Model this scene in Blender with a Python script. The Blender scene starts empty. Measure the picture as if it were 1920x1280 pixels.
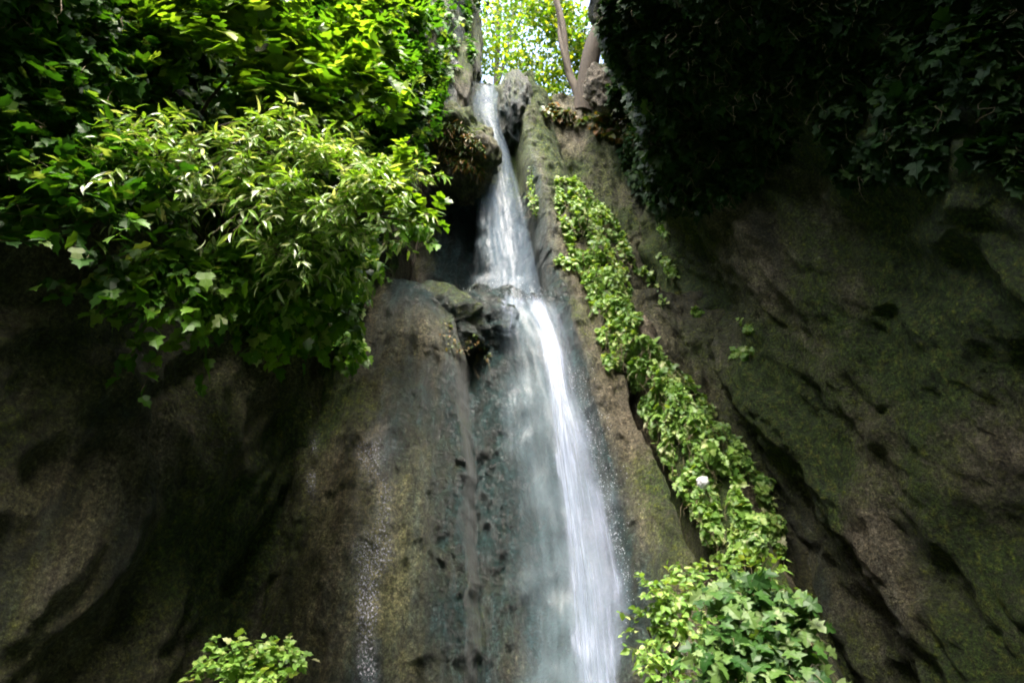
import bpy, math, random
import numpy as np
from mathutils import Vector, Matrix
from mathutils.bvhtree import BVHTree

# ------------------------------------------------------------------ camera, sky, sun, exposure
S = bpy.context.scene
COL = S.collection
CAM = Vector((0.0, 0.0, 1.6)); PITCH = math.radians(30); VFOV = math.radians(58)
cd = bpy.data.cameras.new('camera'); cam = bpy.data.objects.new('camera', cd); COL.objects.link(cam)
cam.location = CAM; cam.rotation_euler = (math.pi/2 + PITCH, 0, 0)
cd.sensor_fit = 'VERTICAL'; cd.angle = VFOV; cd.clip_start = 0.05; cd.clip_end = 2000
S.camera = cam

SUN_EL, SUN_AZ = math.radians(60), math.radians(182)      # azimuth from +Y clockwise: behind the camera, a little left
w = bpy.data.worlds.new('World'); S.world = w; w.use_nodes = True
nt = w.node_tree; bg = nt.nodes['Background']
sky = nt.nodes.new('ShaderNodeTexSky'); sky.sky_type = 'NISHITA'; sky.sun_disc = False
sky.sun_elevation = SUN_EL; sky.sun_rotation = SUN_AZ; sky.air_density = 1.0; sky.dust_density = 6.0
nt.links.new(sky.outputs[0], bg.inputs[0]); bg.inputs[1].default_value = 0.15
sd = bpy.data.lights.new('sun', 'SUN'); sd.energy = 1.1; sd.angle = math.radians(22); sd.color = (1.0, 0.96, 0.88)
sun = bpy.data.objects.new('sun', sd); COL.objects.link(sun)
dirs = Vector((math.sin(SUN_AZ)*math.cos(SUN_EL), math.cos(SUN_AZ)*math.cos(SUN_EL), math.sin(SUN_EL)))
sun.rotation_euler = dirs.to_track_quat('Z', 'Y').to_euler(); sun.location = (0, -5, 30)
S.view_settings.view_transform = 'Standard'; S.view_settings.look = 'None'
S.view_settings.gamma = 1; S.view_settings.use_curve_mapping = False
S.view_settings.exposure = 3.05
S.render.engine = 'CYCLES'
S.cycles.transparent_max_bounces = 24; S.cycles.max_bounces = 8; S.cycles.filter_width = 1.9

# ------------------------------------------------------------------ helpers
rng = np.random.default_rng(7); random.seed(7)
F = 640/math.tan(VFOV/2); cP, sP = math.cos(PITCH), math.sin(PITCH)
def ray(px, py):
    a = (px-960)/F; b = (640-py)/F
    return np.array([a, cP - b*sP, sP + b*cP])
def P(px, py, Y):
    d = ray(px, py); t = Y/d[1]
    return np.array([d[0]*t, Y, 1.6 + d[2]*t])

def _hash(ix, iy, iz, seed):
    h = (ix.astype(np.int64)*374761393 + iy.astype(np.int64)*668265263 + iz.astype(np.int64)*2147483647 + seed*974711) & 0xffffffff
    h = ((h ^ (h >> 13))*1274126177) & 0xffffffff
    h = ((h ^ (h >> 16))*2246822519) & 0xffffffff
    return ((h ^ (h >> 15)) & 0xffffff)/float(0xffffff)*2 - 1
def vnoise(x, y, z, seed=0):
    x, y, z = np.broadcast_arrays(x, y, z)
    fx, fy, fz = np.floor(x), np.floor(y), np.floor(z)
    ux, uy, uz = x-fx, y-fy, z-fz
    ux, uy, uz = [u*u*u*(u*(u*6-15)+10) for u in (ux, uy, uz)]
    r = 0
    for dx in (0, 1):
        for dy in (0, 1):
            for dz in (0, 1):
                r = r + _hash(fx+dx, fy+dy, fz+dz, seed)*(ux if dx else 1-ux)*(uy if dy else 1-uy)*(uz if dz else 1-uz)
    return r
def fbm(x, y, z, octv=4, seed=0, gain=0.5):
    r = 0; a = 1.0; f = 1.0
    for o in range(octv):
        r = r + a*vnoise(x*f + 13.1*o, y*f + 7.7*o, z*f + 3.3*o, seed+o); a *= gain; f *= 2.03
    return r
def ridged(x, y, z, octv=3, seed=0):
    r = 0; a = 1.0; f = 1.0
    for o in range(octv):
        r = r + a*(1-2*np.abs(vnoise(x*f, y*f, z*f, seed+o))); a *= 0.5; f *= 2.1
    return r
def sst(a, b, x):
    t = np.clip((x-a)/(b-a), 0, 1); return t*t*(3-2*t)
def smin(a, b, k):
    h = np.clip(0.5 + 0.5*(b-a)/k, 0, 1); return b*(1-h) + a*h - k*h*(1-h)

def fast_mesh(name, V, faces, smooth=True, attrs=None, uv=None):
    """V (n,3); faces (m,k) int array of equal-sided polygons"""
    V = np.asarray(V, np.float32); faces = np.asarray(faces, np.int32)
    m = bpy.data.meshes.new(name)
    n, k = len(faces), faces.shape[1]
    m.vertices.add(len(V)); m.vertices.foreach_set('co', V.ravel())
    m.loops.add(n*k); m.loops.foreach_set('vertex_index', faces.ravel())
    m.polygons.add(n); m.polygons.foreach_set('loop_start', np.arange(0, n*k, k, dtype=np.int32))
    m.update(calc_edges=True)
    m.polygons.foreach_set('use_smooth', np.full(n, smooth))
    for an, av in (attrs or {}).items():
        at = m.attributes.new(an, 'FLOAT', 'POINT'); at.data.foreach_set('value', np.asarray(av, np.float32).ravel())
    if uv is not None:
        ul = m.uv_layers.new(name='UVMap'); ul.data.foreach_set('uv', np.asarray(uv, np.float32)[faces.ravel()].ravel())
    m.validate(); return m
def link(name, mesh, mat=None, parent=None):
    o = bpy.data.objects.new(name, mesh); COL.objects.link(o)
    if mat and len(mesh.materials) == 0: mesh.materials.append(mat)
    if parent is not None: o.parent = parent
    return o
def tag(o, label=None, cat=None, group=None, kind=None):
    for k, v in (('label', label), ('category', cat), ('group', group), ('kind', kind)):
        if v: o[k] = v
    return o
def empty(name, loc=(0, 0, 0)):
    o = bpy.data.objects.new(name, None); COL.objects.link(o); o.location = loc
    o.empty_display_size = 0.1; return o
def grid_faces(nu, nv):
    i = np.arange(nu*nv).reshape(nv, nu)
    return np.stack([i[:-1, :-1], i[:-1, 1:], i[1:, 1:], i[1:, :-1]], -1).reshape(-1, 4)

# ------------------------------------------------------------------ materials
def newmat(name):
    m = bpy.data.materials.new(name); m.use_nodes = True
    return m, m.node_tree.nodes, m.node_tree.links, m.node_tree.nodes['Principled BSDF']
def rampnode(N, L, src, stops):
    r = N.new('ShaderNodeValToRGB'); cr = r.color_ramp
    while len(cr.elements) < len(stops): cr.elements.new(0.5)
    for e, (p, c) in zip(cr.elements, stops):
        e.position = p; e.color = (*c, 1) if len(c) == 3 else c
    L.new(src, r.inputs[0]); return r.outputs[0]
def noisen(N, L, vec, scale, detail=6, rough=0.6):
    n = N.new('ShaderNodeTexNoise'); n.inputs['Scale'].default_value = scale
    n.inputs['Detail'].default_value = detail; n.inputs['Roughness'].default_value = rough
    L.new(vec, n.inputs['Vector']); return n.outputs['Fac']
def mapn(N, L, vec, scale):
    m = N.new('ShaderNodeMapping'); m.inputs['Scale'].default_value = scale; L.new(vec, m.inputs['Vector']); return m.outputs[0]
def mixc(N, L, fac, a, b, mode='MIX'):
    m = N.new('ShaderNodeMix'); m.data_type = 'RGBA'; m.blend_type = mode
    for s, v in ((m.inputs[0], fac), (m.inputs[6], a), (m.inputs[7], b)):
        if hasattr(v, 'is_output'): L.new(v, s)
        elif isinstance(v, (int, float)): s.default_value = v
        else: s.default_value = (*v, 1)
    return m.outputs[2]
def mathn(N, L, op, a, b=None, clamp=False):
    m = N.new('ShaderNodeMath'); m.operation = op; m.use_clamp = clamp
    for s, v in zip(m.inputs, (a, b)):
        if v is None: continue
        if hasattr(v, 'is_output'): L.new(v, s)
        else: s.default_value = v
    return m.outputs[0]
def attrn(N, name):
    a = N.new('ShaderNodeAttribute'); a.attribute_name = name; return a.outputs['Fac']

def rock_material():
    """wet layered rock: brown, grey-teal where water runs, moss; attributes moss / wet / tan are masks on the rock"""
    m, N, L, bs = newmat('wet_rock')
    co = N.new('ShaderNodeTexCoord').outputs['Object']
    vert = mapn(N, L, co, (1.0, 1.0, 0.22))
    n1 = noisen(N, L, vert, 1.6, 8, 0.62)
    n2 = noisen(N, L, co, 9.0, 8, 0.7)
    n3 = noisen(N, L, vert, 6.0, 6, 0.65)
    n4 = noisen(N, L, co, 19.0, 7, 0.78)
    n5 = noisen(N, L, mapn(N, L, co, (1, 1, 0.1)), 7.0, 5, 0.6)
    brown = rampnode(N, L, n1, [(0.34, (0.022, 0.024, 0.010)), (0.45, (0.062, 0.058, 0.030)), (0.55, (0.115, 0.100, 0.068)), (0.66, (0.19, 0.17, 0.135))])
    brown = mixc(N, L, 0.55, brown, rampnode(N, L, n2, [(0.36, (0.10, 0.12, 0.05)), (0.47, (0.36, 0.40, 0.24)), (0.54, (0.62, 0.58, 0.50)), (0.64, (1.0, 0.92, 0.88))]), 'MULTIPLY')
    brown = mixc(N, L, 1.0, brown, (2.1, 2.1, 1.9), 'MULTIPLY')
    teal = rampnode(N, L, n3, [(0.36, (0.006, 0.020, 0.020)), (0.5, (0.018, 0.046, 0.045)), (0.64, (0.052, 0.095, 0.098))])
    tan = rampnode(N, L, n3, [(0.3, (0.10, 0.085, 0.05)), (0.55, (0.24, 0.20, 0.13)), (0.75, (0.36, 0.31, 0.22))])
    moss = rampnode(N, L, n2, [(0.3, (0.010, 0.028, 0.004)), (0.5, (0.045, 0.085, 0.008)), (0.66, (0.12, 0.14, 0.012)), (0.78, (0.17, 0.10, 0.02))])
    wet = attrn(N, 'wet'); mo = attrn(N, 'moss'); ta = attrn(N, 'tan')
    wf = mathn(N, L, 'ADD', wet, mathn(N, L, 'MULTIPLY', mathn(N, L, 'SUBTRACT', n3, 0.5), 0.9), True)
    n6 = noisen(N, L, mapn(N, L, co, (1.0, 1.0, 0.45)), 0.9, 7, 0.68)
    brown = mixc(N, L, rampnode(N, L, n6, [(0.42, (0, 0, 0)), (0.56, (0.85, 0.85, 0.85))]), brown, mixc(N, L, 1.0, brown, (0.74, 0.86, 0.52), 'MULTIPLY'))
    brown = mixc(N, L, rampnode(N, L, n6, [(0.30, (0.6, 0.6, 0.6)), (0.40, (0, 0, 0))]), brown, mixc(N, L, 1.0, brown, (1.5, 1.35, 1.2), 'MULTIPLY'))
    c = mixc(N, L, wf, brown, teal)
    tf = mathn(N, L, 'MULTIPLY', mathn(N, L, 'ADD', ta, mathn(N, L, 'SUBTRACT', n1, 0.5), True), mathn(N, L, 'GREATER_THAN', ta, 0.02), True)
    c = mixc(N, L, tf, c, tan)
    mf = mathn(N, L, 'MULTIPLY', mathn(N, L, 'SUBTRACT', mathn(N, L, 'ADD', mo, mathn(N, L, 'MULTIPLY', n2, 0.9)), 0.62), 3.0, True)
    c = mixc(N, L, mf, c, moss)
    n8 = noisen(N, L, mapn(N, L, co, (1, 1, 0.6)), 34.0, 3, 0.9)
    c = mixc(N, L, 0.8, c, rampnode(N, L, n8, [(0.36, (0.35, 0.35, 0.33)), (0.47, (0.85, 0.85, 0.85)), (0.55, (1.1, 1.1, 1.1)), (0.66, (2.0, 2.0, 2.1))]), 'MULTIPLY')
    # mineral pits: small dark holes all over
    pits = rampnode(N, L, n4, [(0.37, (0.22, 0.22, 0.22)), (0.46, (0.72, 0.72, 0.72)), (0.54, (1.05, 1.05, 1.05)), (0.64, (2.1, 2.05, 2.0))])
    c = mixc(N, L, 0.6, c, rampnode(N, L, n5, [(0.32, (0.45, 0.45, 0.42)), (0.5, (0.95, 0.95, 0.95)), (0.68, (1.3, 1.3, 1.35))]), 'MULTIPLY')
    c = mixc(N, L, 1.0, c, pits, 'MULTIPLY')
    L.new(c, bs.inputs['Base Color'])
    r = mathn(N, L, 'SUBTRACT', 0.74, mathn(N, L, 'MULTIPLY', wf, 0.44))
    r = mathn(N, L, 'ADD', r, mathn(N, L, 'MULTIPLY', mf, 0.15))
    L.new(r, bs.inputs['Roughness']); bs.inputs['Specular IOR Level'].default_value = 0.5
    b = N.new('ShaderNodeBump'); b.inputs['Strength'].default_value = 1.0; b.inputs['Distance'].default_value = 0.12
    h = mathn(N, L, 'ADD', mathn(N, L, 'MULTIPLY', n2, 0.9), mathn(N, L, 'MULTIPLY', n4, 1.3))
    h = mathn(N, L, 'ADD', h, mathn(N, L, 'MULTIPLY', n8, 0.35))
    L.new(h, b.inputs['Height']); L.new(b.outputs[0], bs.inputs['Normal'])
    return m
ROCK = rock_material()

def leaf_material(name, stops, trans=0.45, rough=0.42, tcol=(1.5, 1.35, 0.5), spec=0.5):
    m, N, L, bs = newmat(name)
    isl = N.new('ShaderNodeNewGeometry').outputs['Random Per Island']
    ob = N.new('ShaderNodeObjectInfo').outputs['Random']
    r = mathn(N, L, 'FRACT', mathn(N, L, 'ADD', isl, ob))
    c = rampnode(N, L, r, stops)
    L.new(c, bs.inputs['Base Color']); bs.inputs['Roughness'].default_value = rough
    bs.inputs['Specular IOR Level'].default_value = spec
    tr = N.new('ShaderNodeBsdfTranslucent'); L.new(mixc(N, L, 1.0, c, tcol, 'MULTIPLY'), tr.inputs['Color'])
    mx = N.new('ShaderNodeMixShader'); mx.inputs[0].default_value = trans
    L.new(bs.outputs[0], mx.inputs[1]); L.new(tr.outputs[0], mx.inputs[2])
    L.new(mx.outputs[0], N['Material Output'].inputs['Surface']); return m
LEAF_FIG = leaf_material('fig_leaf', [(0.0, (0.05, 0.13, 0.006)), (0.45, (0.12, 0.23, 0.012)), (0.8, (0.22, 0.34, 0.014)), (1.0, (0.33, 0.41, 0.05))], 0.5, tcol=(1.15, 1.3, 0.6))
LEAF_PALE = leaf_material('pale_leaf', [(0.0, (0.08, 0.20, 0.015)), (0.5, (0.17, 0.33, 0.03)), (0.75, (0.27, 0.42, 0.08)), (1.0, (0.55, 0.60, 0.42))], 0.4, 0.32, spec=0.9)
LEAF_DEEP = leaf_material('deep_leaf', [(0.0, (0.018, 0.075, 0.006)), (0.5, (0.045, 0.15, 0.010)), (0.85, (0.09, 0.23, 0.014)), (1.0, (0.18, 0.26, 0.07))], 0.45, 0.5)
LEAF_MID = leaf_material('mid_leaf', [(0.0, (0.04, 0.14, 0.008)), (0.5, (0.10, 0.25, 0.014)), (0.85, (0.17, 0.34, 0.02)), (1.0, (0.30, 0.40, 0.14))], 0.5, 0.45)
LEAF_BUSH = leaf_material('bush_leaf', [(0.0, (0.02, 0.08, 0.012)), (0.5, (0.06, 0.16, 0.025)), (0.8, (0.13, 0.24, 0.05)), (1.0, (0.22, 0.32, 0.12))], 0.35, 0.5)
LEAF_DARK = leaf_material('shade_tinted_leaf', [(0.0, (0.008, 0.028, 0.005)), (0.6, (0.016, 0.055, 0.009)), (1.0, (0.04, 0.08, 0.015))], 0.2, 0.6, spec=0.2)  # near-black leaf colour stands in for deep shade on the upper wall
LEAF_CREEP = leaf_material('creeper_leaf', [(0.0, (0.07, 0.17, 0.025)), (0.4, (0.16, 0.31, 0.05)), (0.8, (0.27, 0.44, 0.09)), (0.95, (0.40, 0.50, 0.16)), (1.0, (0.42, 0.44, 0.24))], 0.35, 0.45)
LEAF_SKY = leaf_material('canopy_leaf', [(0.0, (0.03, 0.09, 0.006)), (0.5, (0.09, 0.17, 0.010)), (0.85, (0.18, 0.25, 0.015)), (1.0, (0.32, 0.34, 0.03))], 0.6, tcol=(1.5, 1.5, 0.5))
FERN = leaf_material('fern_leaf', [(0.0, (0.03, 0.08, 0.01)), (0.5, (0.08, 0.13, 0.015)), (0.75, (0.17, 0.12, 0.02)), (1.0, (0.24, 0.11, 0.02))], 0.3)
def bark_material():
    m, N, L, bs = newmat('bark')
    co = N.new('ShaderNodeTexCoord').outputs['Object']
    n = noisen(N, L, mapn(N, L, co, (3, 3, 0.8)), 4, 8, 0.7)
    L.new(rampnode(N, L, n, [(0.3, (0.02, 0.015, 0.008)), (0.6, (0.045, 0.032, 0.015)), (0.8, (0.085, 0.065, 0.03))]), bs.inputs['Base Color'])
    bs.inputs['Roughness'].default_value = 0.85
    b = N.new('ShaderNodeBump'); b.inputs['Strength'].default_value = 0.8; b.inputs['Distance'].default_value = 0.05
    L.new(n, b.inputs['Height']); L.new(b.outputs[0], bs.inputs['Normal']); return m
BARK = bark_material()
m, N, L, bs = newmat('twig'); bs.inputs['Base Color'].default_value = (0.16, 0.13, 0.07, 1); bs.inputs['Roughness'].default_value = 0.7; TWIG = m

def water_material(name, lo, hi, sx, sy, gain, col=(0.74, 0.78, 0.88), base=0.25):
    """falling water: foam strands over clear film; streaks run down the sheet (UV metres), 'dens' is how much water runs there"""
    m, N, L, bs = newmat(name)
    uv = N.new('ShaderNodeTexCoord').outputs['UV']
    n1 = noisen(N, L, mapn(N, L, uv, (sx, sy, 1)), 1.0, 5, 0.62)
    n2 = noisen(N, L, mapn(N, L, uv, (sx*3.3, sy*1.7, 1)), 1.0, 3, 0.6)
    n = mathn(N, L, 'ADD', mathn(N, L, 'MULTIPLY', n1, 0.65), mathn(N, L, 'MULTIPLY', n2, 0.35))
    d = attrn(N, 'dens')
    st = N.new('ShaderNodeMapRange'); st.inputs[1].default_value = lo; st.inputs[2].default_value = hi; L.new(n, st.inputs[0])
    a = mathn(N, L, 'MULTIPLY', mathn(N, L, 'MULTIPLY', mathn(N, L, 'ADD', st.outputs[0], mathn(N, L, 'MULTIPLY', d, base)), d), gain, True)
    bs.inputs['Base Color'].default_value = (*col, 1); bs.inputs['Roughness'].default_value = 0.35
    tl = N.new('ShaderNodeBsdfTranslucent'); tl.inputs['Color'].default_value = (*col, 1)
    m1 = N.new('ShaderNodeMixShader'); m1.inputs[0].default_value = 0.35
    L.new(bs.outputs[0], m1.inputs[1]); L.new(tl.outputs[0], m1.inputs[2])
    tp = N.new('ShaderNodeBsdfTransparent'); m2 = N.new('ShaderNodeMixShader')
    L.new(a, m2.inputs[0]); L.new(tp.outputs[0], m2.inputs[1]); L.new(m1.outputs[0], m2.inputs[2])
    L.new(m2.outputs[0], N['Material Output'].inputs['Surface']); return m

# ------------------------------------------------------------------ the cliff at the head of the gorge
def zcurve(pts):
    """pts of (px,py,Y) -> functions X(z), Y(z)"""
    w_ = np.array([P(*p) for p in pts]); w_ = w_[np.argsort(w_[:, 2])]
    return (lambda z: np.interp(z, w_[:, 2], w_[:, 0])), (lambda z: np.interp(z, w_[:, 2], w_[:, 1]))
RX, RY = zcurve([(1010, 215, 12.2), (1040, 290, 11.6), (1062, 350, 11.2), (1120, 450, 10.9), (1160, 560, 10.4), (1195, 640, 10.0), (1265, 745, 9.5),
                 (1335, 850, 9.0), (1395, 960, 8.5), (1446, 1060, 8.1), (1560, 1270, 7.3)])
DX, DY = zcurve([(972, 150, 12.0), (985, 230, 11.7), (1012, 330, 11.3), (1030, 430, 11.0), (1050, 520, 10.8), (1085, 640, 10.4), (1130, 800, 10.1), (1180, 1000, 9.8), (1240, 1280, 9.4)])
CREX, _ = zcurve([(878, 640, 10.3), (880, 760, 10.0), (888, 900, 9.8), (900, 1030, 9.6), (900, 1280, 9.3)])
GX, _ = zcurve([(1185, 690, 10.1), (1200, 760, 9.9), (1235, 850, 9.7), (1262, 930, 9.5), (1300, 1040, 9.2), (1380, 1280, 8.6)])

def cliffY(X, Z):
    wob = 0.25*vnoise(X*0.9, 0*X, Z*0.5, 3) + 0.1*vnoise(X*2.7, 0*X, Z*1.1, 5)
    # back wall with the cave hollow behind the upper fall; it leans out over the cave higher up
    yb = 12.6 - 0.0*Z + 3.6*np.exp(-((X+1.55)/1.0)**4 - ((Z-11.0)/1.9)**4) + 0.3*wob
    yb = yb - 0.9*sst(12.8, 15.5, Z)*sst(-0.9, -2.0, X)
    # right of the falls the back wall runs behind the ridge
    # left slab, a broad smooth swell
    ya = 9.35 + 0.085*Z - 0.55*np.exp(-((X+1.9)/1.5)**2) + 0.22*sst(-1.5, -0.8, X) + 0.25*sst(-2.6, -4.0, X)
    ya = ya + 3.2*sst(-0.24, 0.42, X - CREX(Z) + 0.07*vnoise(0*X, 0*X, Z*1.3, 66))
    topA = 8.75 - 0.25*(X+2.3) + 0.2*vnoise(X*2.2, 0*X, 0*Z, 11) - 0.5*np.exp(-((X+1.3)/0.3)**2)
    nb = sst(-2.75+0.25*wob*2, -2.25+0.25*wob*2, X + 0.10*(Z-8.6))
    ya = ya + nb*(sst(0, 0.35, Z-topA)*3.0 + 0.6*np.clip(Z-(topA-0.7), 0, 0.7)**2)
    # the slab under the lower fall
    yd = 9.95 + 0.085*Z + 0.12*wob - 0.12*np.exp(-((X-CREX(Z)-0.45)/0.3)**2) + 0.35*sst(7.6, 9.0, Z)
    yd = yd + 3.0*sst(0, 0.4, Z - (9.2 + 0.1*vnoise(X*3, 0*X, 0*Z, 21)))
    # ledge lips that kick the water out
    # column right of the falls
    dx = X - DX(Z)
    yc = DY(Z) + np.where(dx < 0, 2.2*np.abs(dx)**1.5*1.6, 0.55*dx**2) + 0.15*wob + 3.5*sst(0, 0.5, Z - 17.9)
    yc = np.where(dx < 0, yc + 2.2*sst(-0.25, -0.65, dx), yc)
    yc = yc + 2.5*sst(0.2, 0.9, X - RX(Z))
    # ridge under the creeper
    rx = X - RX(Z)
    yr = RY(Z) + np.where(rx < 0, 0.9*np.abs(rx), 1.5*rx**1.2 if False else 1.9*np.abs(rx)) + 0.2*wob + 3*sst(0, 0.5, Z-16.2)
    y = smin(yb, ya, 0.12); y = smin(y, yd, 0.15); y = smin(y, yc, 0.2); y = smin(y, yr, 0.18)
    # dark gully between slab and ridge
    g = X - GX(Z)
    y = y + 0.75*np.exp(-(g/0.085)**2)*sst(0.8, 1.6, Z)*sst(7.3, 6.6, Z)
    # crease
    y = y + 0.10*np.exp(-((X-CREX(Z))/0.16)**2)*sst(8.2, 7.4, Z)
    # rock texture relief
    st = 0.10*ridged(X*0.8, 0*X, Z*0.16+0.3*X, 3, 31)
    y = y - st - 0.07*fbm(X*2.2, 0*X, Z*0.9, 5, 41, 0.55) - 0.034*fbm(X*6, 0*X, Z*3.2, 5, 51, 0.6)*(1+0.5*sst(-1.6, -0.9, X)) - 0.05*np.clip(ridged(X*2.2+0.8*Z, 0*X, Z*1.6-X, 4, 55)-0.3, 0, 1) - 0.02*np.abs(vnoise(X*5+0.4*Z, 0*X, Z*0.7, 57))
    # small ledges and pockets
    y = y + 0.03*ridged(X*4.5+0.5*Z, 0*X, Z*1.3, 3, 61) - 0.03*np.abs(vnoise(X*1.2, 0*X, Z*4+X*1.5, 63))
    return y
LIPL, LIPR = P(884, 160, 12.6)[0], P(940, 160, 12.6)[0]
ZL = P(910, 163, 12.6)[2]
def topZ(X):
    t = np.full_like(X, 27.0)
    n = 0.25*vnoise(X*2.3, 0*X, 0*X, 77)
    zr = P(1040, 196, 12.8)[2]
    t = np.where(X > LIPL-0.15, ZL + 0*n, t)
    t = np.where(X > LIPR+0.02, ZL + 0.45 + n*0.6, t)
    t = np.where(X > P(1000, 170, 12.8)[0], zr + n, t)
    t = np.where(X > P(1095, 150, 12.8)[0], zr + 1.0 + n + 1.2*(X-P(1095, 150, 12.8)[0]), t)
    return t
xs = np.arange(-6.0, 7.0, 0.036); zs = np.concatenate([np.arange(-1.0, 19.2, 0.036), np.arange(19.2, 30, 0.25)])
X, Z = np.meshgrid(xs, zs)
Y = cliffY(X, Z)
# pocked, overhanging relief needs sideways displacement as well
DXn = 0.04*fbm(X*2.4, 0*X, Z*2.0, 3, 91); DZn = 0.06*fbm(X*2.4, 0*X, Z*2.4, 3, 95)
T = topZ(X); over = np.clip(Z-T, 0, None)
Yt = Y + over*1.6; Zt = np.where(over > 0, T + 0.06*over + 0.1*fbm(X*1.5, Yt*1.5, 0*X, 3, 88)*np.clip(over, 0, 1), Z)
V = np.stack([X+DXn, Yt, Zt+DZn*(over == 0)], -1).reshape(-1, 3)
# masks: what the rock is there
fx = X.ravel(); fz = Z.ravel(); fy = Y.ravel()
a_ = fx/fy; el = (fz-1.6)/fy
nn = fbm(fx*1.1, 0*fx, fz*0.7, 4, 101)
wet = (0.35*sst(-2.6, -1.9, fx)+0.65*sst(-1.6, -0.6, fx))*sst(DX(fz)+0.35, DX(fz)-0.15, fx)*1.0 + 0.35*nn*(fx < DX(fz))
wet = np.where(fx > DX(fz)+0.4, 0.0 + 0.12*nn, wet)
wet = wet + 0.8*np.exp(-((fx+1.8)/0.35)**2)*sst(8.5, 7, fz)*(nn > -0.3)*0.4
wet = np.maximum(wet, 1.0*sst(7.0, 8.2, fz)*sst(-2.5, -2.2, fx)*sst(DX(fz)+0.1, DX(fz)-0.15, fx))
tan = 0.45*sst(-0.1, 0.3, fx-DX(fz))*sst(RX(fz)+0.6, RX(fz), fx) + 0.35*nn*(fx > DX(fz))
tan = np.clip(tan, 0, 1) + 0.35*sst(8, 9, fz)*sst(-2.0, -2.4, fx)*sst(-3.1, -2.8, fx)
moss = 0.15 + 0.35*fbm(fx*0.8, 0*fx, fz*0.5, 4, 111) + 0.25*sst(11, 15, fz) + 0.3*sst(-2.6, -3.6, fx) - 0.2*np.exp(-((fx+1.8)/0.6)**2)
moss = moss + 0.45*np.exp(-((fx-RX(fz)-0.1)/0.4)**2) - 0.35*sst(-0.1, 0.15, fx-CREX(fz))*sst(DX(fz)+0.1, DX(fz)-0.1, fx)*sst(9.2, 8.6, fz)
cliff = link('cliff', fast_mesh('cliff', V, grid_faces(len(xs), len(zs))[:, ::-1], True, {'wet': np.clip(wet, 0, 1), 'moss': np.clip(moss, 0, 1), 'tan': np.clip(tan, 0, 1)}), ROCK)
tag(cliff, kind='structure')

# ------------------------------------------------------------------ gorge side walls
def side_wall(name, plan, lean, seed, overhang, step=0.07, mossb=0.2, tanb=0.0, ztop=30):
    """plan: list of (x,y) from the head of the gorge towards the camera; lean(z) moves the wall inward"""
    pl = np.array(plan, float); seg = np.r_[0, np.cumsum(np.linalg.norm(np.diff(pl, axis=0), axis=1))]
    s = np.arange(0, seg[-1], step); z = np.concatenate([np.arange(-1, 17, step), np.arange(17, ztop, 0.4)])
    px_ = np.interp(s, seg, pl[:, 0]); py_ = np.interp(s, seg, pl[:, 1])
    k = 21; ker = np.ones(k)/k
    px_ = np.convolve(np.pad(px_, k//2, 'edge'), ker, 'valid'); py_ = np.convolve(np.pad(py_, k//2, 'edge'), ker, 'valid')
    tx, ty = np.gradient(px_), np.gradient(py_); l = np.hypot(tx, ty); nx, ny = ty/l, -tx/l
    sg = -np.sign(np.mean(px_)); flip = (np.mean(ny) < 0) if abs(np.mean(px_)) < 1 else np.sign(np.mean(nx)) != sg
    if flip: nx, ny = -nx, -ny
    Sg, Zg = np.meshgrid(s, z)
    d = lean(Sg, Zg) + 0.30*ridged(Sg*0.45 + Zg*0.16, 0*Sg, Zg*0.12 - Sg*0.2, 3, seed) + 0.22*fbm(Sg*1.0, 0*Sg, Zg*0.7, 4, seed+9) + 0.05*fbm(Sg*5, 0*Sg, Zg*4, 3, seed+19) + 0.08*ridged(Sg*1.5+Zg*1.0, 0*Sg, Zg*0.25-Sg*0.3, 4, seed+23)
    d = d + overhang(Sg, Zg)
    Vx = px_[None, :] + nx[None, :]*d; Vy = py_[None, :] + ny[None, :]*d
    Vz = Zg + 0.12*fbm(Sg*1.3, 0*Sg, Zg*1.3, 3, seed+29)
    V = np.stack([Vx, Vy, Vz], -1).reshape(-1, 3)
    f = grid_faces(len(s), len(z)); f = f if flip else f[:, ::-1]
    ms = np.clip(mossb + 0.35*fbm(Sg*0.9+Zg*0.2, 0*Sg, Zg*0.5-Sg*.2, 4, seed+39), 0, 1)
    wt = np.clip(0.1 + 0.3*fbm(Sg*0.6, 0*Sg, Zg*0.3, 3, seed+49), 0, 1)
    tn = np.clip(tanb*sst(10, 5, Zg) + 0.3*fbm(Sg*0.7, 0*Sg, Zg*0.5, 3, seed+59), 0, 1)
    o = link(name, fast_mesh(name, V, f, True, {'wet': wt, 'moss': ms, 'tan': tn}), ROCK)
    return tag(o, kind='structure')
wall_r = side_wall('gorge_wall_right', [(5.6, 15.5), (4.2, 12.8), (4.9, 10.2), (5.6, 7.8), (6.2, 5.0), (6.6, 1.0), (6.8, -9)],
                   lambda s, z: 0.09*np.clip(z-3, 0, 11), 200,
                   lambda s, z: 2.9*sst(9.0, 13.0, z)*sst(4.5, 8.5, s), mossb=0.42, tanb=0.45, ztop=26)  # overhang depth shaped to block sky and darken the upper wall
wall_l = side_wall('gorge_wall_left', [(-2.9, 11.6), (-3.5, 10.2), (-4.3, 8.4), (-5.2, 6), (-5.9, 3), (-6.2, -1), (-6.2, -9)],
                   lambda s, z: 0.04*np.clip(z-3, 0, None), 300,
                   lambda s, z: 0*z, mossb=0.3, ztop=19)
sky_blocker = side_wall('sky_blocker_behind', [(-8, -8.5), (-3, -10), (3, -10), (9, -8.5)], lambda s, z: -0.25*np.clip(z, 0, 30), 350, lambda s, z: 0*z, step=0.15, mossb=0.5, ztop=19)  # added unseen wall behind the camera, cuts low sky light into the cave
print('walls ok')

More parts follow.
